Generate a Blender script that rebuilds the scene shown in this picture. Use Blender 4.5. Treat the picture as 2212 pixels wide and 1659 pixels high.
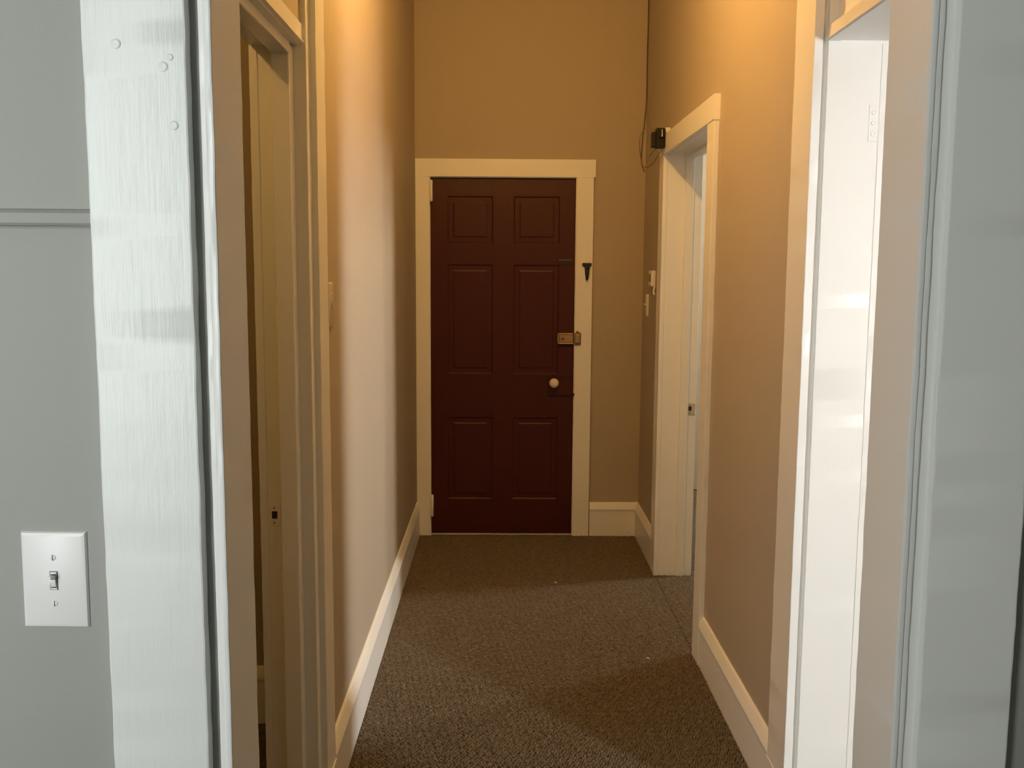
import bpy, bmesh, math, random
import numpy as np
from mathutils import Matrix, Vector, noise

for o in list(bpy.data.objects):
    bpy.data.objects.remove(o, do_unlink=True)
scene = bpy.context.scene
COL = scene.collection

# ------------------------------------------------------------------ camera
F_PX, PITCH, ROLL, YAW, CAM_H = 2089.25, 0.12008879, 0.00643011, 0.01058523, 1.53
cp, sp = math.cos(PITCH), math.sin(PITCH)
fw = Vector((math.sin(YAW) * cp, math.cos(YAW) * cp, -sp))
r0 = Vector((math.cos(YAW), -math.sin(YAW), 0.0))
u0 = r0.cross(fw)
cr, sr = math.cos(ROLL), math.sin(ROLL)
rt, up = cr * r0 + sr * u0, cr * u0 - sr * r0
cd = bpy.data.cameras.new('camera')
cd.sensor_fit, cd.sensor_width, cd.lens = 'HORIZONTAL', 36.0, F_PX / 2212 * 36.0
cd.clip_start = 0.02
cam = bpy.data.objects.new('camera', cd)
COL.objects.link(cam)
cam.matrix_world = Matrix(((rt.x, up.x, -fw.x, 0), (rt.y, up.y, -fw.y, 0), (rt.z, up.z, -fw.z, CAM_H), (0, 0, 0, 1)))
scene.camera = cam

# ------------------------------------------------------------------ exposure, world, daylight
vs = scene.view_settings
vs.view_transform, vs.look, vs.gamma, vs.exposure = 'Standard', 'None', 1.0, 0.0
vs.use_curve_mapping = False
scene.cycles.max_bounces = 10
scene.cycles.diffuse_bounces = 8
scene.cycles.use_denoising = True

wd = bpy.data.worlds.new('sky')
scene.world = wd
wd.use_nodes = True
wd.node_tree.nodes['Background'].inputs['Color'].default_value = (0.80, 0.90, 1.0, 1)
wd.node_tree.nodes['Background'].inputs['Strength'].default_value = 1.0


def daylight(name, loc, direction, w, h, watts, col):
    """bright overcast sky filling one window opening"""
    l = bpy.data.lights.new(name, 'AREA')
    l.shape, l.size, l.size_y, l.energy, l.color = 'RECTANGLE', w, h, watts, col
    o = bpy.data.objects.new(name, l)
    COL.objects.link(o)
    o.location = loc
    o.rotation_euler = Vector(direction).to_track_quat('-Z', 'Y').to_euler()
    return o


# window openings (centre, width, sill, head)
W1 = dict(x0=-1.75, x1=-0.95, z0=0.75, z1=2.45)     # front room, in the wall behind the camera
W2 = dict(y0=-1.05, y1=-0.45, z0=0.8, z1=1.95)      # near right room, in its far side wall
W3 = dict(y0=5.10, y1=5.60, z0=1.85, z1=3.0)        # far right room, in its far side wall
FRONT_Y, SIDE_X, SIDE2_X, BACK_Y = -0.65, 3.3, 3.4, -1.25
daylight('front_window_daylight', (-1.35, FRONT_Y - 0.14, 1.6), (0, 1, 0), 0.8, 1.7, 46, (0.96, 1.0, 0.97))
daylight('near_side_window_daylight', (SIDE_X + 0.14, -0.75, 1.375), (-1, 0, 0), 0.6, 1.15, 285, (0.98, 0.985, 0.985))
daylight('far_side_window_daylight', (SIDE2_X + 0.14, 5.35, 2.425), (-1, 0, 0), 0.5, 1.15, 170, (1.0, 0.93, 0.80))
BULB = (1.0, 0.53, 0.14)
BULB_STRENGTH = 1370.0
BULB_LOC = (0.02, 3.1, 2.90)

# ------------------------------------------------------------------ materials


def mat(name, col, rough=0.5, metal=0.0, spec=0.5):
    m = bpy.data.materials.new(name)
    m.use_nodes = True
    b = m.node_tree.nodes['Principled BSDF']
    b.inputs['Base Color'].default_value = (*col, 1)
    b.inputs['Roughness'].default_value = rough
    b.inputs['Metallic'].default_value = metal
    b.inputs['Specular IOR Level'].default_value = spec
    return m


def nodes(m):
    return m.node_tree.nodes, m.node_tree.links, m.node_tree.nodes['Principled BSDF']


def tex_noise(m, scale, detail=3.0, stretch=(1, 1, 1), rough=0.5):
    n, l, b = nodes(m)
    tc = n.new('ShaderNodeTexCoord')
    mp = n.new('ShaderNodeMapping')
    mp.inputs['Scale'].default_value = stretch
    t = n.new('ShaderNodeTexNoise')
    t.inputs['Scale'].default_value = scale
    t.inputs['Detail'].default_value = detail
    t.inputs['Roughness'].default_value = rough
    l.new(tc.outputs['Object'], mp.inputs['Vector'])
    l.new(mp.outputs['Vector'], t.inputs['Vector'])
    return t.outputs['Fac']


def bump(m, sources):
    """sources: list of (height socket, distance in metres)"""
    n, l, b = nodes(m)
    prev = None
    for s, d in sources:
        bp = n.new('ShaderNodeBump')
        bp.inputs['Strength'].default_value = 1.0
        bp.inputs['Distance'].default_value = d
        l.new(s, bp.inputs['Height'])
        if prev:
            l.new(prev, bp.inputs['Normal'])
        prev = bp.outputs['Normal']
    l.new(prev, b.inputs['Normal'])


def colour_mix(m, fac, stops):
    n, l, b = nodes(m)
    r = n.new('ShaderNodeValToRGB')
    e = r.color_ramp.elements
    while len(e) < len(stops):
        e.new(0.5)
    for k, (p, c) in enumerate(stops):
        e[k].position = p
        e[k].color = (*c, 1)
    l.new(fac, r.inputs['Fac'])
    l.new(r.outputs['Color'], b.inputs['Base Color'])


M = {}
M['wall'] = mat('greige_wall_paint', (0.42, 0.365, 0.285), 0.62, spec=0.35)
bump(M['wall'], [(tex_noise(M['wall'], 260, 2), 0.00035), (tex_noise(M['wall'], 9, 2), 0.0015)])
M['front_wall'] = mat('grey_wall_paint', (0.34, 0.345, 0.315), 0.6, spec=0.35)
bump(M['front_wall'], [(tex_noise(M['front_wall'], 260, 2), 0.00035), (tex_noise(M['front_wall'], 9, 2), 0.0015)])
M['ceiling'] = mat('ceiling_paint', (0.74, 0.72, 0.68), 0.8)
bump(M['ceiling'], [(tex_noise(M['ceiling'], 120, 2), 0.0005)])
M['trim'] = mat('white_gloss_paint', (0.85, 0.85, 0.825), 0.33)
bump(M['trim'], [(tex_noise(M['trim'], 90, 3, (1, 1, 0.06)), 0.0002), (tex_noise(M['trim'], 28, 2), 0.0004)])
M['old_trim'] = mat('weathered_white_gloss_paint', (0.77, 0.785, 0.76), 0.36)
bump(M['old_trim'], [(tex_noise(M['old_trim'], 150, 4, (1, 1, 0.05), 0.65), 0.00045),
                     (tex_noise(M['old_trim'], 34, 3, (1, 1, 0.35)), 0.0008)])
M['plastic'] = mat('white_plastic', (0.80, 0.79, 0.78), 0.35)
M['slot'] = mat('dark_slot', (0.03, 0.03, 0.03), 0.6)
M['maroon'] = mat('maroon_door_paint', (0.053, 0.0095, 0.0062), 0.42, spec=0.28)
bump(M['maroon'], [(tex_noise(M['maroon'], 80, 3, (1, 1, 0.06)), 0.0006), (tex_noise(M['maroon'], 30, 2), 0.0006)])
M['porcelain'] = mat('cream_porcelain', (0.78, 0.70, 0.56), 0.18)
M['iron'] = mat('blackened_iron', (0.022, 0.02, 0.018), 0.45, 0.3)
M['brass'] = mat('worn_brass', (0.50, 0.34, 0.18), 0.34, 0.9)
M['brass_dark'] = mat('tarnished_brass', (0.20, 0.12, 0.07), 0.45, 0.8)
M['strike'] = mat('painted_over_metal', (0.55, 0.52, 0.43), 0.35, 0.2)
M['black'] = mat('black_plastic', (0.010, 0.009, 0.008), 0.5, spec=0.25)
M['wire'] = mat('painted_wire', (0.34, 0.28, 0.20), 0.5)
M['dark_wire'] = mat('dark_wire', (0.10, 0.07, 0.045), 0.5)
M['lint'] = mat('white_lint', (0.75, 0.72, 0.66), 0.9)
M['window'] = mat('window_frame_paint', (0.75, 0.75, 0.72), 0.4)
M['lamp_metal'] = mat('lamp_white_enamel', (0.7, 0.68, 0.62), 0.4)
M['carpet_base'] = mat('carpet_backing', (0.045, 0.032, 0.021), 0.95, spec=0.1)
bump(M['carpet_base'], [(tex_noise(M['carpet_base'], 300, 2), 0.003)])
M['pile'] = mat('brown_grey_loop_pile', (0.15, 0.12, 0.09), 0.95, spec=0.08)
colour_mix(M['pile'], tex_noise(M['pile'], 55, 4, rough=0.75),
           [(0.28, (0.096, 0.070, 0.045)), (0.45, (0.152, 0.121, 0.080)), (0.58, (0.185, 0.149, 0.110)), (0.74, (0.245, 0.20, 0.152))])
bump(M['pile'], [(tex_noise(M['pile'], 900, 2), 0.0015)])
m = bpy.data.materials.new('warm_bulb_glow')
m.use_nodes = True
nt = m.node_tree
nt.nodes.clear()
em = nt.nodes.new('ShaderNodeEmission')
em.inputs['Color'].default_value = (*BULB, 1)
em.inputs['Strength'].default_value = BULB_STRENGTH
ou = nt.nodes.new('ShaderNodeOutputMaterial')
nt.links.new(em.outputs[0], ou.inputs[0])
M['bulb'] = m

# ------------------------------------------------------------------ mesh helpers


def link(name, bm, material, parent=None, smooth=70, kind=None):
    me = bpy.data.meshes.new(name)
    bmesh.ops.recalc_face_normals(bm, faces=bm.faces)
    bm.to_mesh(me)
    bm.free()
    me.materials.append(material)
    if smooth:
        me.polygons.foreach_set('use_smooth', [True] * len(me.polygons))
        me.set_sharp_from_angle(angle=math.radians(smooth))
    o = bpy.data.objects.new(name, me)
    COL.objects.link(o)
    if parent is not None:
        off = Vector(parent.location)
        p = parent.parent
        while p is not None:
            off += Vector(p.location)
            p = p.parent
        me.transform(Matrix.Translation(-off))
        o.parent = parent
    if kind:
        o['kind'] = kind
    return o


def chamfer(pts, r, sub=2):
    """round every corner of a polygon"""
    out = []
    n = len(pts)
    for i in range(n):
        a, b, c = Vector(pts[i - 1]), Vector(pts[i]), Vector(pts[(i + 1) % n])
        d1, d2 = (a - b), (c - b)
        k = min(r, d1.length * 0.4, d2.length * 0.4)
        p, q = b + d1.normalized() * k, b + d2.normalized() * k
        for s in range(sub + 1):
            t = s / sub
            out.append(tuple((1 - t) ** 2 * p + 2 * t * (1 - t) * b + t * t * q))
    return out


def extrude(bm, pts, axis, a, b, seg=1, jit=0.0, freq=14.0, r=0.0, seed=0.0):
    """sweep a polygon along an axis; jit gives the hand-painted, slightly uneven edges"""
    if r:
        pts = chamfer(pts, r)
    rows = []
    for s in range(seg + 1):
        t = a + (b - a) * s / seg
        row = []
        for (u, v) in pts:
            if jit:
                q = Vector((u * 40 + seed, v * 40, t * freq))
                u2 = u + jit * (noise.noise(q) + 0.5 * noise.noise(q * 3.1))
                v2 = v + jit * (noise.noise(q + Vector((31, 7, 3))) + 0.5 * noise.noise(q * 3.1 + Vector((5, 9, 2))))
            else:
                u2, v2 = u, v
            row.append(bm.verts.new({'Z': (u2, v2, t), 'Y': (u2, t, v2), 'X': (t, u2, v2)}[axis]))
        rows.append(row)
    n = len(pts)
    for s in range(seg):
        for i in range(n):
            j = (i + 1) % n
            bm.faces.new((rows[s][i], rows[s][j], rows[s + 1][j], rows[s + 1][i]))
    bm.faces.new(rows[0])
    bm.faces.new(list(reversed(rows[-1])))


def box(bm, x0, x1, y0, y1, z0, z1, r=0.0, axis='Z', seg=1, jit=0.0, seed=0.0):
    pts = {'Z': [(x0, y0), (x1, y0), (x1, y1), (x0, y1)], 'Y': [(x0, z0), (x1, z0), (x1, z1), (x0, z1)],
           'X': [(y0, z0), (y1, z0), (y1, z1), (y0, z1)]}[axis]
    a, b = {'Z': (z0, z1), 'Y': (y0, y1), 'X': (x0, x1)}[axis]
    extrude(bm, pts, axis, a, b, seg, jit, r=r, seed=seed)


def mbox(name, dims, material, parent=None, r=0.0, axis='Z', seg=1, jit=0.0, kind=None, seed=0.0):
    bm = bmesh.new()
    box(bm, *dims, r=r, axis=axis, seg=seg, jit=jit, seed=seed)
    return link(name, bm, material, parent, 15, kind)


def rounded(bm, dims, bev, segs=2):
    """a box bevelled on all edges"""
    x0, x1, y0, y1, z0, z1 = dims
    mm = Matrix.Translation(((x0 + x1) / 2, (y0 + y1) / 2, (z0 + z1) / 2)) @ Matrix.Diagonal((x1 - x0, y1 - y0, z1 - z0, 1))
    g = bmesh.ops.create_cube(bm, size=1.0, matrix=mm)
    ed = list({e for v in g['verts'] for e in v.link_edges})
    bmesh.ops.bevel(bm, geom=ed, offset=bev, segments=segs, affect='EDGES', profile=0.5)


def mround(name, dims, material, parent=None, bev=0.002, segs=2):
    bm = bmesh.new()
    rounded(bm, dims, bev, segs)
    return link(name, bm, material, parent, 15)


def tube(bm, pts, rad, sides=7, cyc=False):
    pts = [Vector(p) for p in pts]
    rings = []
    for i, p in enumerate(pts):
        t = (pts[min(i + 1, len(pts) - 1)] - pts[max(i - 1, 0)]).normalized()
        a = Vector((0, 0, 1)) if abs(t.z) < 0.9 else Vector((1, 0, 0))
        u = t.cross(a).normalized()
        v = t.cross(u)
        rr = rad[i] if isinstance(rad, (list, tuple)) else rad
        rings.append([bm.verts.new(p + rr * (math.cos(2 * math.pi * k / sides) * u + math.sin(2 * math.pi * k / sides) * v)) for k in range(sides)])
    for i in range(len(rings) - 1):
        for k in range(sides):
            j = (k + 1) % sides
            bm.faces.new((rings[i][k], rings[i][j], rings[i + 1][j], rings[i + 1][k]))
    bm.faces.new(rings[0])
    bm.faces.new(rings[-1])


def smooth_path(pts, n=8):
    """Catmull-Rom through the points"""
    P = [Vector(p) for p in pts]
    P = [P[0] * 2 - P[1]] + P + [P[-1] * 2 - P[-2]]
    out = []
    for i in range(1, len(P) - 2):
        for s in range(n):
            t = s / n
            out.append(0.5 * ((2 * P[i]) + (P[i + 1] - P[i - 1]) * t + (2 * P[i - 1] - 5 * P[i] + 4 * P[i + 1] - P[i + 2]) * t * t
                              + (3 * P[i] - P[i - 1] - 3 * P[i + 1] + P[i + 2]) * t ** 3))
    out.append(P[-2])
    return out


def lathe(bm, prof, centre, axis, sides=24):
    """prof: (radius, distance along axis)"""
    ax = Vector(axis).normalized()
    a = Vector((0, 0, 1)) if abs(ax.z) < 0.9 else Vector((1, 0, 0))
    u = ax.cross(a).normalized()
    v = ax.cross(u)
    c = Vector(centre)
    rings = []
    for (r, d) in prof:
        if r < 1e-6:
            rings.append([bm.verts.new(c + ax * d)])
        else:
            rings.append([bm.verts.new(c + ax * d + r * (math.cos(2 * math.pi * k / sides) * u + math.sin(2 * math.pi * k / sides) * v)) for k in range(sides)])
    for i in range(len(rings) - 1):
        A, B = rings[i], rings[i + 1]
        for k in range(sides):
            j = (k + 1) % sides
            if len(A) == 1 and len(B) == 1:
                continue
            if len(A) == 1:
                bm.faces.new((A[0], B[j], B[k]))
            elif len(B) == 1:
                bm.faces.new((A[k], A[j], B[0]))
            else:
                bm.faces.new((A[k], A[j], B[j], B[k]))
    if len(rings[0]) > 1:
        bm.faces.new(rings[0])
    if len(rings[-1]) > 1:
        bm.faces.new(rings[-1])


def mlathe(name, prof, centre, axis, material, parent=None, sides=24):
    bm = bmesh.new()
    lathe(bm, prof, centre, axis, sides)
    return link(name, bm, material, parent)


def empty(name, loc, kind=None):
    o = bpy.data.objects.new(name, None)
    o.empty_display_size = 0.05
    o.location = loc
    COL.objects.link(o)
    if kind:
        o['kind'] = kind
    return o


def tag(o, label, cat, group=None):
    o['label'], o['category'] = label, cat
    if group:
        o['group'] = group
    return o


# ------------------------------------------------------------------ main dimensions (metres)
XL, XR, YF, CEIL = -0.483, 0.785, 5.421, 3.12       # corridor wall faces, far wall, ceiling
TH, THL = 0.165, 0.131                              # side wall thicknesses
FY0, FY1 = 1.21, 1.330                              # wall between front room and corridor
OX0, OX1 = -0.349, 0.514                            # its clear opening
L1 = (1.60, 2.43)                                   # left doorway, along the corridor
R1 = (1.60, 2.45)                                   # near right doorway
R2 = (3.70, 4.69)                                   # far right doorway
HEAD = 2.06

# ------------------------------------------------------------------ shell
mbox('floor', (-3.2, 3.6, -1.4, 6.8, -0.12, 0.0), M['carpet_base'], kind='structure')
mbox('ceiling', (-3.2, 3.6, -1.4, 6.8, CEIL, CEIL + 0.12), M['ceiling'], kind='structure')


def wall(name, boxes, material):
    bm = bmesh.new()
    for d in boxes:
        box(bm, *d)
    return link(name, bm, material, None, 15, 'structure')


wall('wall_left', [(XL - THL, XL, FY1, L1[0] - 0.018, 0, CEIL), (XL - THL, XL, L1[1] + 0.043, YF, 0, CEIL),
                   (XL - THL, XL, L1[0] - 0.018, L1[1] + 0.043, 2.58, CEIL)], M['wall'])
wall('wall_right', [(XR, XR + TH, FY1, R1[0] - 0.028, 0, CEIL), (XR, XR + TH, R1[1] + 0.048, R2[0] - 0.018, 0, CEIL),
                    (XR, XR + TH, R2[1] + 0.018, YF, 0, CEIL), (XR, XR + TH, R1[0] - 0.028, R1[1] + 0.048, 2.58, CEIL),
                    (XR, XR + TH, R2[0] - 0.018, R2[1] + 0.018, HEAD + 0.016, CEIL)], M['wall'])
wall('wall_far', [(XL - THL, -0.418, YF, YF + 0.14, 0, CEIL), (0.424, XR + TH, YF, YF + 0.14, 0, CEIL),
                  (-0.418, 0.424, YF, YF + 0.14, 2.035, CEIL), (XL - THL, XR + TH, YF + 0.16, YF + 0.22, 0, CEIL)], M['wall'])
wall('wall_front', [(-3.2, OX0 - 0.018, FY0, FY1, 0, CEIL), (OX1 + 0.018, XR + TH, FY0, FY1, 0, CEIL),
                    (OX0 - 0.018, OX1 + 0.018, FY0, FY1, 2.1, CEIL)], M['front_wall'])
wall('wall_front_back', [(-3.2, W1['x0'], FRONT_Y - 0.1, FRONT_Y, 0, CEIL), (W1['x1'], XR + TH, FRONT_Y - 0.1, FRONT_Y, 0, CEIL),
                         (W1['x0'], W1['x1'], FRONT_Y - 0.1, FRONT_Y, 0, W1['z0']), (W1['x0'], W1['x1'], FRONT_Y - 0.1, FRONT_Y, W1['z1'], CEIL)], M['front_wall'])
wall('wall_front_left', [(-3.2, -3.1, FRONT_Y, FY0, 0, CEIL)], M['front_wall'])
wall('wall_front_right', [(XR + 0.05, XR + TH, FRONT_Y, FY0, 0, CEIL)], M['front_wall'])
# left room
wall('wall_left_room', [(-3.2, XL - THL, 3.12, 3.22, 0, CEIL), (-3.2, -3.1, FY1, 3.12, 0, CEIL)], M['wall'])
# near right room
wall('wall_right_room', [(XR + 0.05, SIDE_X + 0.1, BACK_Y - 0.1, BACK_Y, 0, CEIL), (XR + 0.05, XR + TH, BACK_Y, FRONT_Y - 0.1, 0, CEIL),
                         (SIDE_X, SIDE_X + 0.1, BACK_Y, W2['y0'], 0, CEIL), (SIDE_X, SIDE_X + 0.1, W2['y1'], 3.2, 0, CEIL),
                         (SIDE_X, SIDE_X + 0.1, W2['y0'], W2['y1'], 0, W2['z0']), (SIDE_X, SIDE_X + 0.1, W2['y0'], W2['y1'], W2['z1'], CEIL),
                         (XR + TH, SIDE2_X, 3.1, 3.2, 0, CEIL)], M['wall'])
# far right room
wall('wall_far_right_room', [(SIDE2_X, SIDE2_X + 0.1, 3.1, W3['y0'], 0, CEIL), (SIDE2_X, SIDE2_X + 0.1, W3['y1'], 6.7, 0, CEIL),
                             (SIDE2_X, SIDE2_X + 0.1, W3['y0'], W3['y1'], 0, W3['z0']), (SIDE2_X, SIDE2_X + 0.1, W3['y0'], W3['y1'], W3['z1'], CEIL),
                             (XR, SIDE2_X + 0.1, 6.6, 6.7, 0, CEIL), (XR, XR + TH, YF + 0.22, 6.6, 0, CEIL)], M['wall'])


def window(name, axis, at, a0, a1, z0, z1, rail=True):
    e = empty(name, (0, 0, 0), 'structure')
    am = (a0 + a1) / 2
    for part, (u0_, u1_, v0, v1) in (('side_frame', (a0, a0 + 0.05, z0, z1)), ('side_frame', (a1 - 0.05, a1, z0, z1)),
                                     ('head_frame', (a0, a1, z1 - 0.05, z1)), ('sill', (a0, a1, z0, z0 + 0.05)),
                                     ('meeting_rail', (a0, a1, (z0 + z1) / 2 - 0.02, (z0 + z1) / 2 + 0.02)))[:5 if rail else 4]:
        d = (u0_, u1_, at - 0.04, at, v0, v1) if axis == 'X' else (at, at + 0.04, u0_, u1_, v0, v1)
        mbox(part, d, M['window'], e, r=0.004)


window('window_1', 'X', FRONT_Y - 0.03, W1['x0'], W1['x1'], W1['z0'], W1['z1'], False)
window('window_2', 'Y', SIDE_X + 0.03, W2['y0'], W2['y1'], W2['z0'], W2['z1'])
window('window_3', 'Y', SIDE2_X + 0.03, W3['y0'], W3['y1'], W3['z0'], W3['z1'])

# ------------------------------------------------------------------ doorway between front room and corridor
SEG = 160
t1 = empty('trim_1', (0, FY0, 0), 'structure')
lc = mbox('side_casing', (-0.4995, -0.3770, 1.19, FY0, 0, 2.18), M['old_trim'], t1, r=0.0025, seg=SEG, jit=0.0011)
lc['label'] = 'white grained side casing'
mbox('side_casing', (0.5430, 0.662, 1.19, FY0, 0, 2.18), M['trim'], t1, r=0.0025, seg=SEG, jit=0.0011, seed=9)
mbox('head_casing', (-0.4995, 0.662, 1.188, FY0, 2.08, 2.20), M['old_trim'], t1, r=0.0025, axis='X', seg=20, jit=0.0008)
# jamb lining with a grooved front edge, standing clear of the casing by a narrow gap
for sx, e in ((-1, OX0), (1, OX1)):
    w_ = lambda d: e + sx * d
    for (d0, d1, y0, sd) in ((0.0, 0.0085, 1.1985, 3), (0.0075, 0.0165, 1.2005, 4)):
        xa, xb = sorted((w_(d0), w_(d1)))
        mbox('jamb', (xa, xb, y0, FY1 + 0.003, 0, 2.09), M['trim'], t1, seg=SEG, jit=0.0008, r=0.0025, seed=sd + sx)
mbox('jamb_fillet', (OX1 + 0.0155, 0.5440, 1.2045, 1.2145, 0, 2.09), M['trim'], t1, seg=SEG, jit=0.0006, r=0.002, seed=8)
mbox('head_jamb', (OX0, OX1, 1.20, FY1 + 0.003, 2.07, 2.09), M['trim'], t1, axis='X')
for (x, z, rr) in ((-0.4595, 1.79, 0.006), (-0.4045, 1.764, 0.006), (-0.394, 1.696, 0.0055), (-0.396, 1.775, 0.004)):
    mlathe('nail_head', [(rr, 0.0), (rr * 0.85, 0.0006), (rr * 0.5, 0.0004), (0, 0.0003)], (x, 1.1897, z), (0, -1, 0), M['old_trim'], t1, 14)

# picture rail on the grey front wall
bm = bmesh.new()
extrude(bm, [(FY0, 1.577), (1.199, 1.577), (1.196, 1.580), (1.197, 1.592), (1.203, 1.596), (FY0, 1.5975)], 'X', -3.1, -0.4995, 60, 0.0004)
link('trim_2', bm, M['front_wall'], None, 15, 'structure')

# ------------------------------------------------------------------ left doorway (to the unlit room)
t3 = empty('trim_3', (XL, L1[1], 0), 'structure')
YJ = L1[1]
mbox('side_casing', (XL, XL + 0.020, YJ + 0.040, YJ + 0.160, 0, 2.72), M['trim'], t3, r=0.002, seg=SEG, jit=0.0009, seed=11)
mbox('side_casing', (XL, XL + 0.020, L1[0] - 0.15, L1[0] - 0.01, 0, 2.72), M['trim'], t3, r=0.002, seg=40, jit=0.0009)
mbox('jamb', (XL - THL - 0.004, XL + 0.004, YJ, YJ + 0.045, 0, 2.60), M['trim'], t3, r=0.003, seg=SEG, jit=0.0007, seed=13)
mbox('jamb', (XL - THL - 0.004, XL + 0.001, L1[0] - 0.02, L1[0], 0, 2.60), M['trim'], t3, seg=40)
mbox('stop', (-0.556, -0.511, YJ - 0.045, YJ, 0, 2.055), M['trim'], t3, r=0.004, seg=SEG, jit=0.001, seed=14)
mbox('jamb_edge', (XL - THL - 0.004, -0.597, YJ - 0.003, YJ + 0.006, 0, 2.058), M['trim'], t3, r=0.002, seg=SEG, jit=0.0009, seed=15)
mbox('head_jamb', (XL - THL, XL - 0.01, L1[0], YJ, 2.060, 2.078), M['trim'], t3, axis='Y')
mbox('head_stop', (-0.556, -0.511, L1[0], YJ - 0.04, 2.035, 2.062), M['trim'], t3, r=0.004, axis='Y', seg=60, jit=0.0008)
bm = bmesh.new()   # transom bar with a beaded lower edge
extrude(bm, [(XL - 0.04, 2.063), (XL - 0.006, 2.063), (XL - 0.001, 2.066), (XL - 0.001, 2.070), (XL - 0.005, 2.072), (XL - 0.005, 2.109), (XL - 0.04, 2.110)],
        'Y', L1[0], YJ + 0.002, 80, 0.0006)
link('transom_bar', bm, M['trim'], t3, 15)
mbox('transom_panel', (XL - 0.05, XL - 0.010, L1[0], YJ + 0.002, 2.09, 2.60), M['wall'], t3)
bm = bmesh.new()
box(bm, -0.598, -0.566, YJ - 0.0012, YJ + 0.001, 0.868, 0.922, r=0.002)
sp_ = link('strike_plate', bm, M['trim'], t3)
bm = bmesh.new()
box(bm, -0.588, -0.574, YJ - 0.002, YJ + 0.001, 0.886, 0.905)
link('latch_hole', bm, M['slot'], sp_)
for z in (0.875, 0.914):
    mlathe('screw', [(0.0022, 0), (0.0016, 0.0014), (0, 0.0014)], (-0.582, YJ - 0.001, z), (0, -1, 0), M['slot'], sp_, 10)

# ------------------------------------------------------------------ near right doorway (daylit room)
t4 = empty('trim_4', (XR, R1[1], 0), 'structure')
YJ = R1[1]
mbox('side_casing', (XR - 0.022, XR, YJ + 0.000, YJ + 0.160, 0, 2.72), M['trim'], t4, r=0.002, seg=SEG, jit=0.0009, seed=21)
mbox('side_casing', (XR - 0.022, XR, R1[0] - 0.15, R1[0] - 0.03, 0, 2.72), M['trim'], t4, r=0.002, seg=40, jit=0.0009)
mbox('jamb_back', (XR - 0.002, XR + TH, YJ + 0.014, YJ + 0.05, 0, 2.60), M['trim'], t4)
mbox('jamb', (0.797, XR + TH + 0.004, YJ - 0.002, YJ + 0.04, 0, 2.60), M['trim'], t4, r=0.002, seg=SEG, jit=0.0008, seed=22)
mbox('jamb', (XR - 0.004, XR + TH + 0.004, R1[0] - 0.03, R1[0], 0, 2.60), M['trim'], t4, seg=40)
mbox('rabbet', (0.930, XR + TH + 0.004, YJ - 0.0035, YJ + 0.004, 0, 2.08), M['trim'], t4, r=0.0015, seg=SEG, jit=0.0009, seed=23)
mbox('head_jamb', (XR + 0.008, XR + TH, R1[0], YJ, 2.088, 2.112), M['trim'], t4, axis='Y')
bm = bmesh.new()
extrude(bm, [(XR + 0.04, 2.086), (XR + 0.010, 2.086), (XR + 0.005, 2.089), (XR + 0.005, 2.093), (XR + 0.009, 2.095), (XR + 0.009, 2.121), (XR + 0.04, 2.122)],
        'Y', R1[0], YJ + 0.001, 80, 0.0006)
link('transom_bar', bm, M['trim'], t4, 15)
mbox('transom_panel', (XR + 0.034, XR + 0.06, R1[0], YJ + 0.001, 2.10, 2.60), M['trim'], t4)
hl = mround('hinge_leaf', (0.905, 0.929, YJ - 0.0031, YJ + 0.001, 1.845, 1.935), M['trim'], t4, 0.0012)
for z in (1.864, 1.890, 1.916):
    mlathe('screw', [(0.0055, 0), (0.005, 0.0016), (0.003, 0.0008), (0, 0.0008)], (0.917, YJ - 0.0031, z), (0, -1, 0), M['trim'], hl, 12)

# ------------------------------------------------------------------ far right doorway
t5 = empty('trim_5', (XR, R2[0], 0), 'structure')
YA, YB = R2
for (a, b, sd) in ((YA - 0.115, YA, 31), (YB, YB + 0.115, 32)):
    mbox('side_casing', (XR - 0.021, XR, a, b, 0, HEAD + 0.008), M['trim'], t5, r=0.002, seg=90, jit=0.0008, seed=sd)
mbox('head_casing', (XR - 0.024, XR, YA - 0.117, YB + 0.117, HEAD + 0.006, HEAD + 0.098), M['trim'], t5, r=0.002, axis='Y', seg=60, jit=0.0006)
mbox('jamb', (XR - 0.004, XR + TH + 0.004, YA - 0.02, YA - 0.004, 0, HEAD + 0.01), M['trim'], t5, seg=40)
mbox('jamb', (XR - 0.004, XR + TH + 0.004, YB + 0.004, YB + 0.03, 0, HEAD + 0.01), M['trim'], t5, r=0.002, seg=90, jit=0.0006, seed=33)
mbox('stop', (0.872, 0.912, YB - 0.011, YB + 0.006, 0, HEAD), M['trim'], t5, r=0.002, seg=90, jit=0.0006, seed=34)
mbox('stop', (0.872, 0.912, YA - 0.006, YA + 0.011, 0, HEAD), M['trim'], t5, r=0.002, seg=40)
mbox('head_jamb', (XR - 0.003, XR + TH + 0.003, YA - 0.01, YB + 0.02, HEAD + 0.004, HEAD + 0.022), M['trim'], t5, axis='Y')
mbox('head_stop', (0.872, 0.912, YA, YB, HEAD - 0.010, HEAD + 0.006), M['trim'], t5, r=0.002, axis='Y')
sp2 = mround('strike_plate', (0.910, 0.950, YB + 0.0005, YB + 0.006, 0.815, 0.873), M['strike'], t5, 0.002)
sp2['label'] = 'painted-over metal strike plate'
mbox('latch_hole', (0.917, 0.932, YB - 0.0004, YB + 0.002, 0.836, 0.858), M['slot'], sp2)
for z in (0.824, 0.865):
    mlathe('screw', [(0.003, 0), (0.0022, 0.0012), (0, 0.0006)], (0.925, YB + 0.0005, z), (0, -1, 0), M['brass_dark'], sp2, 10)

# ------------------------------------------------------------------ baseboards: tall board under a sloping cap


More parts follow.
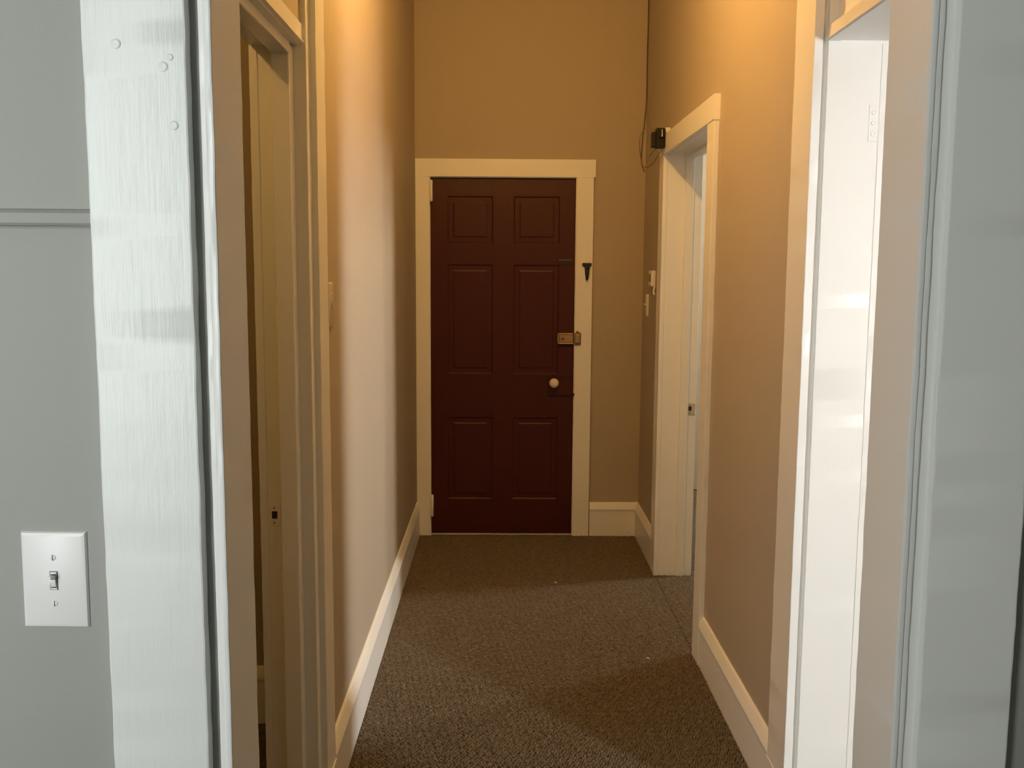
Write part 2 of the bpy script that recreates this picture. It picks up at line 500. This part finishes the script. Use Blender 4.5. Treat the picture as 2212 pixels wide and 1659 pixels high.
def base_profile(face, out):
    """face: wall plane; out: +1/-1 direction into the corridor; (u, z) polygon"""
    o = lambda d: face + out * d
    return [(face, 0.0), (o(0.018), 0.0), (o(0.0185), 0.152), (o(0.0225), 0.154), (o(0.023), 0.160), (o(0.017), 0.176), (o(0.008), 0.193), (o(0.004), 0.197), (face, 0.197)]


def baseboard(name, axis, face, out, runs, jit=0.0006):
    bm = bmesh.new()
    for a, b in runs:
        extrude(bm, base_profile(face, out), axis, a, b, max(4, int((b - a) * 40)), jit)
    return link(name, bm, M['trim'], None, 15, 'structure')


baseboard('baseboard_left', 'Y', XL, 1, [(L1[1] + 0.160, YF)])
baseboard('baseboard_right', 'Y', XR, -1, [(R1[1] + 0.160, R2[0] - 0.115), (R2[1] + 0.115, YF)])
baseboard('baseboard_far', 'X', YF, -1, [(0.505, XR)])
baseboard('baseboard_left_room', 'X', 3.12, -1, [(-3.1, XL - THL)])
# plain block under the casings where the baseboard dies into them
mbox('trim_6', (XL, XL + 0.023, L1[1] + 0.038, L1[1] + 0.163, 0, 0.150), M['trim'], r=0.002, kind='structure', jit=0.0008, seg=12)
mbox('trim_7', (XR - 0.024, XR, R1[1] - 0.002, R1[1] + 0.163, 0, 0.150), M['trim'], r=0.002, kind='structure', jit=0.0008, seg=12)

# ------------------------------------------------------------------ far door and its frame
t8 = empty('trim_8', (0, YF, 0), 'structure')
YC = YF - 0.021
mbox('side_casing', (XL + 0.002, -0.402, YC, YF, 0, 2.024), M['trim'], t8, r=0.0015, seg=60, jit=0.0006, seed=41)
mbox('side_casing', (0.407, 0.500, YC, YF, 0, 2.024), M['trim'], t8, r=0.0015, seg=60, jit=0.0006, seed=42)
mbox('head_casing', (XL + 0.002, 0.510, YC - 0.002, YF, 2.022, 2.118), M['trim'], t8, r=0.0015, axis='X', seg=30, jit=0.0005)
mbox('jamb', (-0.418, -0.400, YF - 0.004, YF + 0.14, 0, 2.035), M['trim'], t8, seg=40, jit=0.0004)
mbox('jamb', (0.404, 0.424, YF - 0.004, YF + 0.14, 0, 2.035), M['trim'], t8, seg=40, jit=0.0004)
mbox('head_jamb', (-0.418, 0.424, YF - 0.004, YF + 0.14, 2.018, 2.036), M['trim'], t8, axis='X')
mbox('threshold', (-0.400, 0.404, YF - 0.002, YF + 0.10, 0, 0.009), M['strike'], t8, r=0.002, axis='X')

DX0, DX1, DZ0, DZ1 = -0.3985, 0.4015, 0.014, 2.0135
DY = YF + 0.006                                     # door face
door = empty('door_1', (0, DY, 0), 'structure')
cols = [(-0.305, -0.054), (0.063, 0.316)]
rows = [(0.212, 0.683), (0.933, 1.543), (1.663, 1.918)]
for a, b in ((DX0, cols[0][0]), (cols[0][1], cols[1][0]), (cols[1][1], DX1)):
    mbox('stile', (a, b, DY, DY + 0.036, DZ0, DZ1), M['maroon'], door, r=0.0012, seg=30, jit=0.0003)
for a, b in ((DZ0, rows[0][0]), (rows[0][1], rows[1][0]), (rows[1][1], rows[2][0]), (rows[2][1], DZ1)):
    for c0, c1 in cols:
        mbox('rail', (c0 - 0.002, c1 + 0.002, DY + 0.0004, DY + 0.035, a, b), M['maroon'], door, r=0.001, axis='X', seg=6, jit=0.0003)
for c0, c1 in cols:
    for z0, z1 in rows:
        bm = bmesh.new()
        # sloped sticking from the frame, flat margin, then the raised field
        ring = [(0.0, 0.0012), (0.006, 0.0055), (0.030, 0.0055), (0.037, 0.0028)]
        prev = None
        for (ins, dep) in ring:
            cur = [bm.verts.new((x, DY + dep, z)) for x, z in ((c0 + ins, z0 + ins), (c1 - ins, z0 + ins), (c1 - ins, z1 - ins), (c0 + ins, z1 - ins))]
            if prev:
                for k in range(4):
                    bm.faces.new((prev[k], prev[(k + 1) % 4], cur[(k + 1) % 4], cur[k]))
            prev = cur
        bm.faces.new(prev)
        back = [bm.verts.new((x, DY + 0.03, z)) for x, z in ((c0, z0), (c1, z0), (c1, z1), (c0, z1))]
        first = list(bm.verts)[:4]
        for k in range(4):
            bm.faces.new((first[k], back[k], back[(k + 1) % 4], first[(k + 1) % 4]))
        bm.faces.new(back)
        link('panel', bm, M['maroon'], door, smooth=20)
# hinges, painted white
for z0, z1 in ((1.885, 2.004), (0.113, 0.240)):
    bm = bmesh.new()
    tube(bm, [(-0.394, YC - 0.004, z0), (-0.394, YC - 0.004, z0 + 0.004), (-0.394, YC - 0.004, z1 - 0.004), (-0.394, YC - 0.004, z1)], [0.004, 0.0078, 0.0078, 0.004], 12)
    h = link('hinge', bm, M['trim'], door)
    h['label'] = 'white painted hinge barrel'
    mbox('hinge_leaf', (-0.4035, -0.386, YC - 0.003, DY + 0.002, z0 + 0.004, z1 - 0.004), M['trim'], h)
# old rim lock case painted with the door, key escutcheon, porcelain knob
lockcase = empty('lock_case', (0, 0, 0))
lockcase.parent = door
lockcase.location = (0, 0, 0)
mround('case', (0.264, 0.399, DY - 0.013, DY + 0.002, 0.822, 0.918), M['maroon'], lockcase, 0.0025)
mbox('case_rim', (0.262, 0.4005, DY - 0.016, DY + 0.001, 0.816, 0.8235), M['maroon'], lockcase, r=0.001)
mbox('case_rim', (0.262, 0.4005, DY - 0.0145, DY + 0.001, 0.916, 0.9205), M['maroon'], lockcase, r=0.001)
mround('bolt', (0.3995, 0.409, YC - 0.006, YC + 0.010, 0.815, 0.826), M['iron'], lockcase, 0.001)
mround('key_cover', (0.316, 0.322, DY - 0.0165, DY - 0.012, 0.826, 0.846), M['maroon'], lockcase, 0.001)
kn = mlathe('knob', [(0.0, 0.052), (0.010, 0.051), (0.019, 0.047), (0.0255, 0.039), (0.0275, 0.031), (0.0255, 0.023), (0.019, 0.016), (0.010, 0.013), (0.009, 0.0)],
            (0.293, DY - 0.012, 0.886), (0, -1, 0), M['porcelain'], door, 28)
kn['label'] = 'round cream porcelain knob'
mlathe('knob_rose', [(0.015, 0), (0.015, 0.002), (0.011, 0.004), (0.0, 0.004)], (0.293, DY - 0.012, 0.886), (0, -1, 0), M['brass_dark'], kn, 18)
# night latch: bright frame around a plain cover
nl = empty('night_latch', (0, 0, 0))
nl.parent = door
mround('case', (0.310, 0.400, DY - 0.020, DY + 0.001, 1.104, 1.165), M['brass_dark'], nl, 0.002)
for d in ((0.310, 0.400, 1.1565, 1.165), (0.310, 0.400, 1.104, 1.111), (0.310, 0.3185, 1.104, 1.165)):
    mround('case_frame', (d[0], d[1], DY - 0.0245, DY - 0.018, d[2], d[3]), M['brass'], nl, 0.0015)
mround('cover', (0.3225, 0.398, DY - 0.023, DY - 0.018, 1.1145, 1.1535), M['brass'], nl, 0.001)
mlathe('thumb_turn', [(0.0095, 0), (0.0095, 0.004), (0.007, 0.006), (0, 0.006)], (0.340, DY - 0.0225, 1.134), (0, -1, 0), M['brass_dark'], nl, 20)
# dark slide catch near the top of the lock stile
sc_ = empty('slide_catch', (0, 0, 0))
sc_.parent = door
mround('plate', (0.312, 0.390, DY - 0.004, DY + 0.001, 1.549, 1.570), M['iron'], sc_, 0.0012)
mround('slide', (0.308, 0.387, DY - 0.010, DY - 0.003, 1.575, 1.583), M['iron'], sc_, 0.0015)
mround('slide_support', (0.312, 0.388, DY - 0.006, DY + 0.001, 1.569, 1.577), M['brass_dark'], sc_, 0.0012)

# keeper of the night latch, on the casing
kp = empty('keeper', (0, 0, 0))
kp.parent = t8
mround('keeper_plate', (0.4045, 0.440, YC - 0.010, YC + 0.002, 1.101, 1.168), M['brass_dark'], kp, 0.002)
mround('keeper_box', (0.4075, 0.434, YC - 0.018, YC - 0.008, 1.112, 1.161), M['brass'], kp, 0.002)
bm = bmesh.new()
extrude(bm, [(0.412, 1.166), (0.436, 1.166), (0.428, 1.176), (0.416, 1.180)], 'Y', YC - 0.004, YC + 0.001)
link('keeper_tongue', bm, M['brass_dark'], kp)

# black hook on the right door casing: bar and a tapering wire loop
hk = tag(empty('wall_hook', (0.469, YC, 1.50)), 'small black metal hook with tapering loop on right door casing', 'hook')
mround('mounting_bar', (0.4430, 0.4930, YC - 0.012, YC, 1.538, 1.556), M['iron'], hk, 0.0015)
bm = bmesh.new()
lp = smooth_path([(0.4575, YC - 0.008, 1.546), (0.4600, YC - 0.012, 1.522), (0.4625, YC - 0.014, 1.495), (0.4655, YC - 0.012, 1.472), (0.469, YC - 0.011, 1.463),
                  (0.4725, YC - 0.012, 1.472), (0.4755, YC - 0.014, 1.495), (0.4780, YC - 0.012, 1.522), (0.4805, YC - 0.008, 1.546)], 6)
tube(bm, lp, 0.0042, 8)
link('loop', bm, M['iron'], hk)
bm = bmesh.new()
tube(bm, [(0.458, YC - 0.011, 1.532), (0.469, YC - 0.013, 1.529), (0.480, YC - 0.011, 1.532)], 0.0055, 8)
tube(bm, smooth_path([(0.4655, YC - 0.012, 1.528), (0.468, YC - 0.016, 1.508), (0.4665, YC - 0.015, 1.484)], 5), 0.0026, 6)
link('tongue', bm, M['iron'], hk)

# ------------------------------------------------------------------ switches


def plate(bm, w, h, t, edge):
    """cover plate in local x/z, proud towards -y"""
    a = [(-w / 2, 0, -h / 2), (w / 2, 0, -h / 2), (w / 2, 0, h / 2), (-w / 2, 0, h / 2)]
    lv = []
    for ins, dep in ((0, 0), (0, -0.0016), (edge * 0.25, -t * 0.72), (edge, -t)):
        lv.append([bm.verts.new((x - math.copysign(ins, x), dep, z - math.copysign(ins, z))) for x, _, z in a])
    for i in range(3):
        for k in range(4):
            bm.faces.new((lv[i][k], lv[i][(k + 1) % 4], lv[i + 1][(k + 1) % 4], lv[i + 1][k]))
    bm.faces.new(lv[-1])
    bm.faces.new(lv[0])


def light_switch(name, loc, rotz, w, h, label, group, tilt=0.0, mplate=None):
    e = tag(empty(name, loc), label, 'light switch', group)
    e.rotation_euler = (0, tilt, rotz)

    def part(nm, bm, material, parent=e, smooth=35):
        me = bpy.data.meshes.new(nm)
        bmesh.ops.recalc_face_normals(bm, faces=bm.faces)
        bm.to_mesh(me)
        bm.free()
        me.materials.append(material)
        me.polygons.foreach_set('use_smooth', [True] * len(me.polygons))
        me.set_sharp_from_angle(angle=math.radians(smooth))
        o = bpy.data.objects.new(nm, me)
        COL.objects.link(o)
        o.parent = parent
        return o
    bm = bmesh.new()
    plate(bm, w, h, 0.0062, 0.006)
    cv = part('cover_plate', bm, mplate or M['plastic'], smooth=22)
    # toggle slot: dark recess line framed by a thin collar
    T = -0.0062
    bm = bmesh.new()
    box(bm, -0.0052, 0.0052, T - 0.0003, T + 0.001, -0.0122, 0.0122)
    part('toggle_slot', bm, M['slot'])
    bm = bmesh.new()
    box(bm, -0.0046, 0.0040, T - 0.0007, T + 0.001, -0.0116, 0.0114, r=0.0008)
    part('toggle_collar', bm, M['plastic'])
    bm = bmesh.new()
    box(bm, -0.0036, 0.0034, T - 0.0010, T + 0.0005, -0.0095, 0.0085)
    part('toggle_well', bm, M['slot'])
    bm = bmesh.new()
    lo = [(-0.0042, -0.0088), (0.0026, -0.0088), (0.0026, 0.0082), (-0.0042, 0.0082)]
    # curved cradle and the lever tilted upwards
    extrude(bm, chamfer([(T - 0.0018, -0.0082), (T - 0.0034, 0.0), (T - 0.0018, 0.0072), (T + 0.001, 0.0072), (T + 0.001, -0.0082)], 0.0012), 'X', -0.0038, 0.0030)
    g = [[(-0.0030, 0.0006), (0.0026, 0.0006), (0.0026, 0.0070), (-0.0030, 0.0070)],
         [(-0.0024, 0.0052), (0.0020, 0.0052), (0.0020, 0.0096), (-0.0024, 0.0096)]]
    ys = [T - 0.0005, T - 0.0135]
    v = [[bm.verts.new((x, ys[i], z)) for x, z in g[i]] for i in range(2)]
    for k in range(4):
        bm.faces.new((v[0][k], v[0][(k + 1) % 4], v[1][(k + 1) % 4], v[1][k]))
    bm.faces.new(v[1])
    bm.faces.new(v[0])
    part('toggle', bm, M['plastic'])
    for z in (0.0302, -0.0302):
        bm = bmesh.new()
        lathe(bm, [(0.0040, 0), (0.0036, 0.0008), (0.002, 0.0013), (0, 0.0014)], (0, T, z), (0, -1, 0), 18)
        s = part('screw', bm, M['plastic'], cv)
        bm = bmesh.new()
        box(bm, -0.00055, 0.00045, T - 0.00155, T - 0.0005, z - 0.0035, z + 0.0035)
        part('screw_slot', bm, M['slot'], cv)
    return e


light_switch('light_switch', (-0.5715, FY0, 1.1285), 0.0, 0.083, 0.126,
             'large white toggle light switch plate on grey wall beside the near left casing', None, math.radians(0.4))
light_switch('light_switch', (XR, 5.235, 1.331), math.radians(-90), 0.072, 0.118,
             'small light switch seen edge on below the thermostat near the far corner', None)
light_switch('light_switch', (XL, 2.715, 1.422), math.radians(90), 0.074, 0.125,
             'cream light switch seen edge on against the left hallway wall beside doorway casing', None, mplate=mat('cream_plate', (0.55, 0.50, 0.42), 0.4))

# ------------------------------------------------------------------ thermostat
th = tag(empty('thermostat', (XR, 5.03, 1.47)), 'white wall thermostat with small display above the far light switch', 'thermostat')
mround('housing', (XR - 0.024, XR, 4.965, 5.065, 1.436, 1.518), M['plastic'], th, 0.006, 3)
mround('display', (XR - 0.0255, XR - 0.023, 4.985, 5.045, 1.460, 1.500), mat('grey_display', (0.16, 0.15, 0.12), 0.3), th, 0.001)
bm = bmesh.new()
tube(bm, smooth_path([(XR - 0.004, 4.972, 1.438), (XR - 0.008, 4.970, 1.424), (XR - 0.010, 4.968, 1.408), (XR - 0.005, 4.968, 1.396)], 5), 0.005, 8)
link('cable_tail', bm, M['plastic'], th)

# ------------------------------------------------------------------ doorbell transformer and its wires
tr = tag(empty('transformer', (0.735, 4.66, 2.13)), 'black doorbell transformer box high on right wall at the far door casing corner', 'transformer')
mround('core', (0.7190, 0.7590, 4.625, 4.685, 2.092, 2.182), M['black'], tr, 0.003)
mround('coil', (0.7260, 0.7560, 4.615, 4.628, 2.135, 2.178), M['black'], tr, 0.004)
mround('side_block', (0.7010, 0.7200, 4.640, 4.690, 2.096, 2.166), M['black'], tr, 0.003)
mbox('silver_strip', (0.7400, 0.7450, 4.6125, 4.6155, 2.140, 2.174), mat('bare_metal', (0.8, 0.78, 0.72), 0.25, 0.9), tr, r=0.001)
mround('mounting_plate', (0.7585, XR - 0.0235, 4.630, 4.690, 2.098, 2.150), M['iron'], tr, 0.001)
mround('mounting_lug', (0.7600, XR, 4.640, 4.680, 2.162, 2.186), M['plastic'], tr, 0.002)


def wire(name, pts, rad, material, label, group=None):
    bm = bmesh.new()
    tube(bm, smooth_path(pts, 7), rad, 6)
    return tag(link(name, bm, material), label, 'wire', group)


WY = YF - 0.004
wire('cable', [(XR - 0.004, WY, CEIL), (XR - 0.004, WY, 2.85), (XR - 0.005, WY, 2.62), (XR - 0.0035, WY, 2.50), (XR - 0.004, WY, 2.43), (XR - 0.013, WY, 2.31), (XR - 0.021, WY, 2.23),
               (XR - 0.0255, WY, 2.14), (XR - 0.021, WY, 2.095), (XR - 0.006, WY, 2.055)], 0.0028, M['dark_wire'],
     'thin brown cable running down the far right corner from the ceiling')
wire('wire', [(0.735, 4.690, 2.186), (0.715, 4.74, 2.200), (0.685, 4.80, 2.195), (0.672, 4.86, 2.165), (0.690, 4.98, 2.12), (0.715, 5.10, 2.085), (0.745, 5.24, 2.065), (0.772, 5.38, 2.060)],
     0.0016, M['wire'], 'pale thin wire looping above and left of the black transformer')
wire('wire', [(0.722, 4.660, 2.088), (0.712, 4.668, 2.080), (0.697, 4.675, 2.062), (0.694, 4.676, 2.054)],
     0.0016, M['dark_wire'], 'short dark wire end hanging under the transformer, left of the other')
wire('wire', [(0.748, 4.655, 2.088), (0.738, 4.70, 2.062), (0.726, 4.76, 2.035), (0.712, 4.82, 2.022), (0.700, 4.88, 2.028)],
     0.0016, M['dark_wire'], 'dark wire curving down from the transformer beside the door casing')

# ------------------------------------------------------------------ ceiling lamp of the corridor
cl = tag(empty('ceiling_light', (BULB_LOC[0], BULB_LOC[1], CEIL)), 'bare warm bulb hanging from the hallway ceiling', 'lamp')
mlathe('canopy', [(0.06, 0), (0.058, 0.012), (0.03, 0.028), (0.008, 0.032), (0, 0.032)], (BULB_LOC[0], BULB_LOC[1], CEIL), (0, 0, -1), M['lamp_metal'], cl)
bm = bmesh.new()
tube(bm, [(BULB_LOC[0], BULB_LOC[1], CEIL - 0.03), (BULB_LOC[0], BULB_LOC[1], BULB_LOC[2] + 0.09)], 0.004, 8)
link('cord', bm, M['lamp_metal'], cl)
mlathe('socket', [(0.0, 0), (0.018, 0.002), (0.02, 0.05), (0.014, 0.06), (0, 0.06)], (BULB_LOC[0], BULB_LOC[1], BULB_LOC[2] + 0.095), (0, 0, -1), M['lamp_metal'], cl)
mlathe('bulb', [(0.012, -0.036)] + [(0.034 * math.sin(a), -0.034 * math.cos(a)) for a in [math.radians(d) for d in range(24, 180, 12)]] + [(0, 0.034)], BULB_LOC, (0, 0, -1), M['bulb'], cl)

added_lamp = tag(empty('ceiling_light', (-1.1, 1.55, CEIL)), 'added unseen dim bulb warming the left side room and its doorway jamb', 'lamp')  # unseen bulb added to brighten the left doorway's far jamb
mlathe('canopy', [(0.06, 0), (0.058, 0.012), (0.03, 0.028), (0.006, 0.04), (0.005, 0.48), (0.02, 0.485), (0.02, 0.52), (0, 0.52)], (-1.1, 1.55, CEIL), (0, 0, -1), M['lamp_metal'], added_lamp)
dim = M['bulb'].copy()
dim.node_tree.nodes['Emission'].inputs['Strength'].default_value = 290.0
mlathe('bulb', [(0.034 * math.sin(a), -0.034 * math.cos(a)) for a in [math.radians(d) for d in range(0, 181, 15)]], (-1.1, 1.55, CEIL - 0.55), (0, 0, -1), dim, added_lamp)

# ------------------------------------------------------------------ loop-pile carpet
rng = np.random.default_rng(4)


def carpet(areas, label, px=0.0088, py=0.0098):
    cs = []
    for (x0, x1, y0, y1) in areas:
        ny = int((y1 - y0) / py)
        nx = int((x1 - x0) / px) + 2
        jj, ii = np.meshgrid(np.arange(ny), np.arange(nx), indexing='ij')
        x = x0 + (ii - 0.5 + 0.37 * (jj % 3)) * px
        y = y0 + (jj + 0.5) * py + 0.35 * py * np.sin(ii * 2.1 + jj * 0.4)
        c = np.stack([x.ravel(), y.ravel()], 1)
        cs.append(c[(c[:, 0] < x1 + 0.001) & (c[:, 0] > x0 - 0.001)])
    c = np.concatenate(cs)
    n = len(c)
    c = c + rng.normal(0, 0.0008, (n, 2))
    ang = rng.normal(-0.35, 0.25, n)
    rx = rng.uniform(0.0046, 0.0058, n)
    ry = rng.uniform(0.0041, 0.0052, n)
    hh = rng.uniform(0.0048, 0.0078, n)
    K = 6
    th_ = np.arange(K) * 2 * np.pi / K
    rings = [(1.0, 0.0), (0.86, 0.62)]
    V = np.zeros((n, 2 * K + 1, 3))
    for r, (s, z) in enumerate(rings):
        lx = np.cos(th_)[None] * rx[:, None] * s
        ly = np.sin(th_)[None] * ry[:, None] * s
        V[:, r * K:(r + 1) * K, 0] = c[:, 0:1] + lx * np.cos(ang)[:, None] - ly * np.sin(ang)[:, None]
        V[:, r * K:(r + 1) * K, 1] = c[:, 1:2] + lx * np.sin(ang)[:, None] + ly * np.cos(ang)[:, None]
        V[:, r * K:(r + 1) * K, 2] = z * hh[:, None]
    V[:, 2 * K, 0:2] = c
    V[:, 2 * K, 2] = hh
    tris = []
    for k in range(K):
        j = (k + 1) % K
        tris += [(k, j, K + j), (k, K + j, K + k), (K + k, K + j, 2 * K)]
    T = np.array(tris)
    Fc = (np.arange(n)[:, None, None] * (2 * K + 1) + T[None]).reshape(-1, 3)
    me = bpy.data.meshes.new('carpet_pile')
    me.vertices.add(n * (2 * K + 1))
    me.vertices.foreach_set('co', V.ravel())
    me.loops.add(len(Fc) * 3)
    me.loops.foreach_set('vertex_index', Fc.ravel().astype(np.int32))
    me.polygons.add(len(Fc))
    me.polygons.foreach_set('loop_start', np.arange(len(Fc), dtype=np.int32) * 3)
    me.polygons.foreach_set('loop_total', np.full(len(Fc), 3, dtype=np.int32))
    me.polygons.foreach_set('use_smooth', np.ones(len(Fc), dtype=bool))
    me.update(calc_edges=True)
    me.materials.append(M['pile'])
    o = bpy.data.objects.new('carpet_pile', me)
    COL.objects.link(o)
    o['kind'] = 'stuff'
    tag(o, label, 'carpet')


carpet([(XL + 0.0195, XR - 0.0195, FY1 + 0.01, YF - 0.022)], 'brown grey loop pile carpet covering the hallway floor')
carpet([(XR - 0.0145, XR + TH + 0.01, R2[0] + 0.004, R2[1] - 0.004), (XR + TH + 0.012, 1.5, 3.3, 6.55)], 'loop pile carpet in the far right doorway')
carpet([(-1.1, XL - THL - 0.002, 1.9, 3.098)], 'dark loop pile carpet seen through the left doorway')
carpet([(XL - THL, XL + 0.0120, L1[0] + 0.01, L1[1] - 0.05)], 'loop pile carpet on the left doorway threshold')
carpet([(XR - 0.0120, XR + TH, R1[0] + 0.01, R1[1] - 0.008)], 'loop pile carpet on the near right doorway threshold')

# two bits of white fluff on the carpet
for (x, y, lab) in ((0.266, 4.547, 'tiny white lint scrap on the carpet in front of the maroon door'),
                    (0.579, 3.631, 'tiny pale lint scrap on the carpet by the far right doorway')):
    bm = bmesh.new()
    tube(bm, smooth_path([(x - 0.006, y, 0.009), (x - 0.002, y + 0.003, 0.012), (x + 0.004, y + 0.002, 0.011), (x + 0.005, y - 0.006, 0.009)], 4), [0.0012] * 4 + [0.0022] * 5 + [0.0012] * 4, 6)
    tag(link('lint_scrap', bm, M['lint']), lab, 'lint')
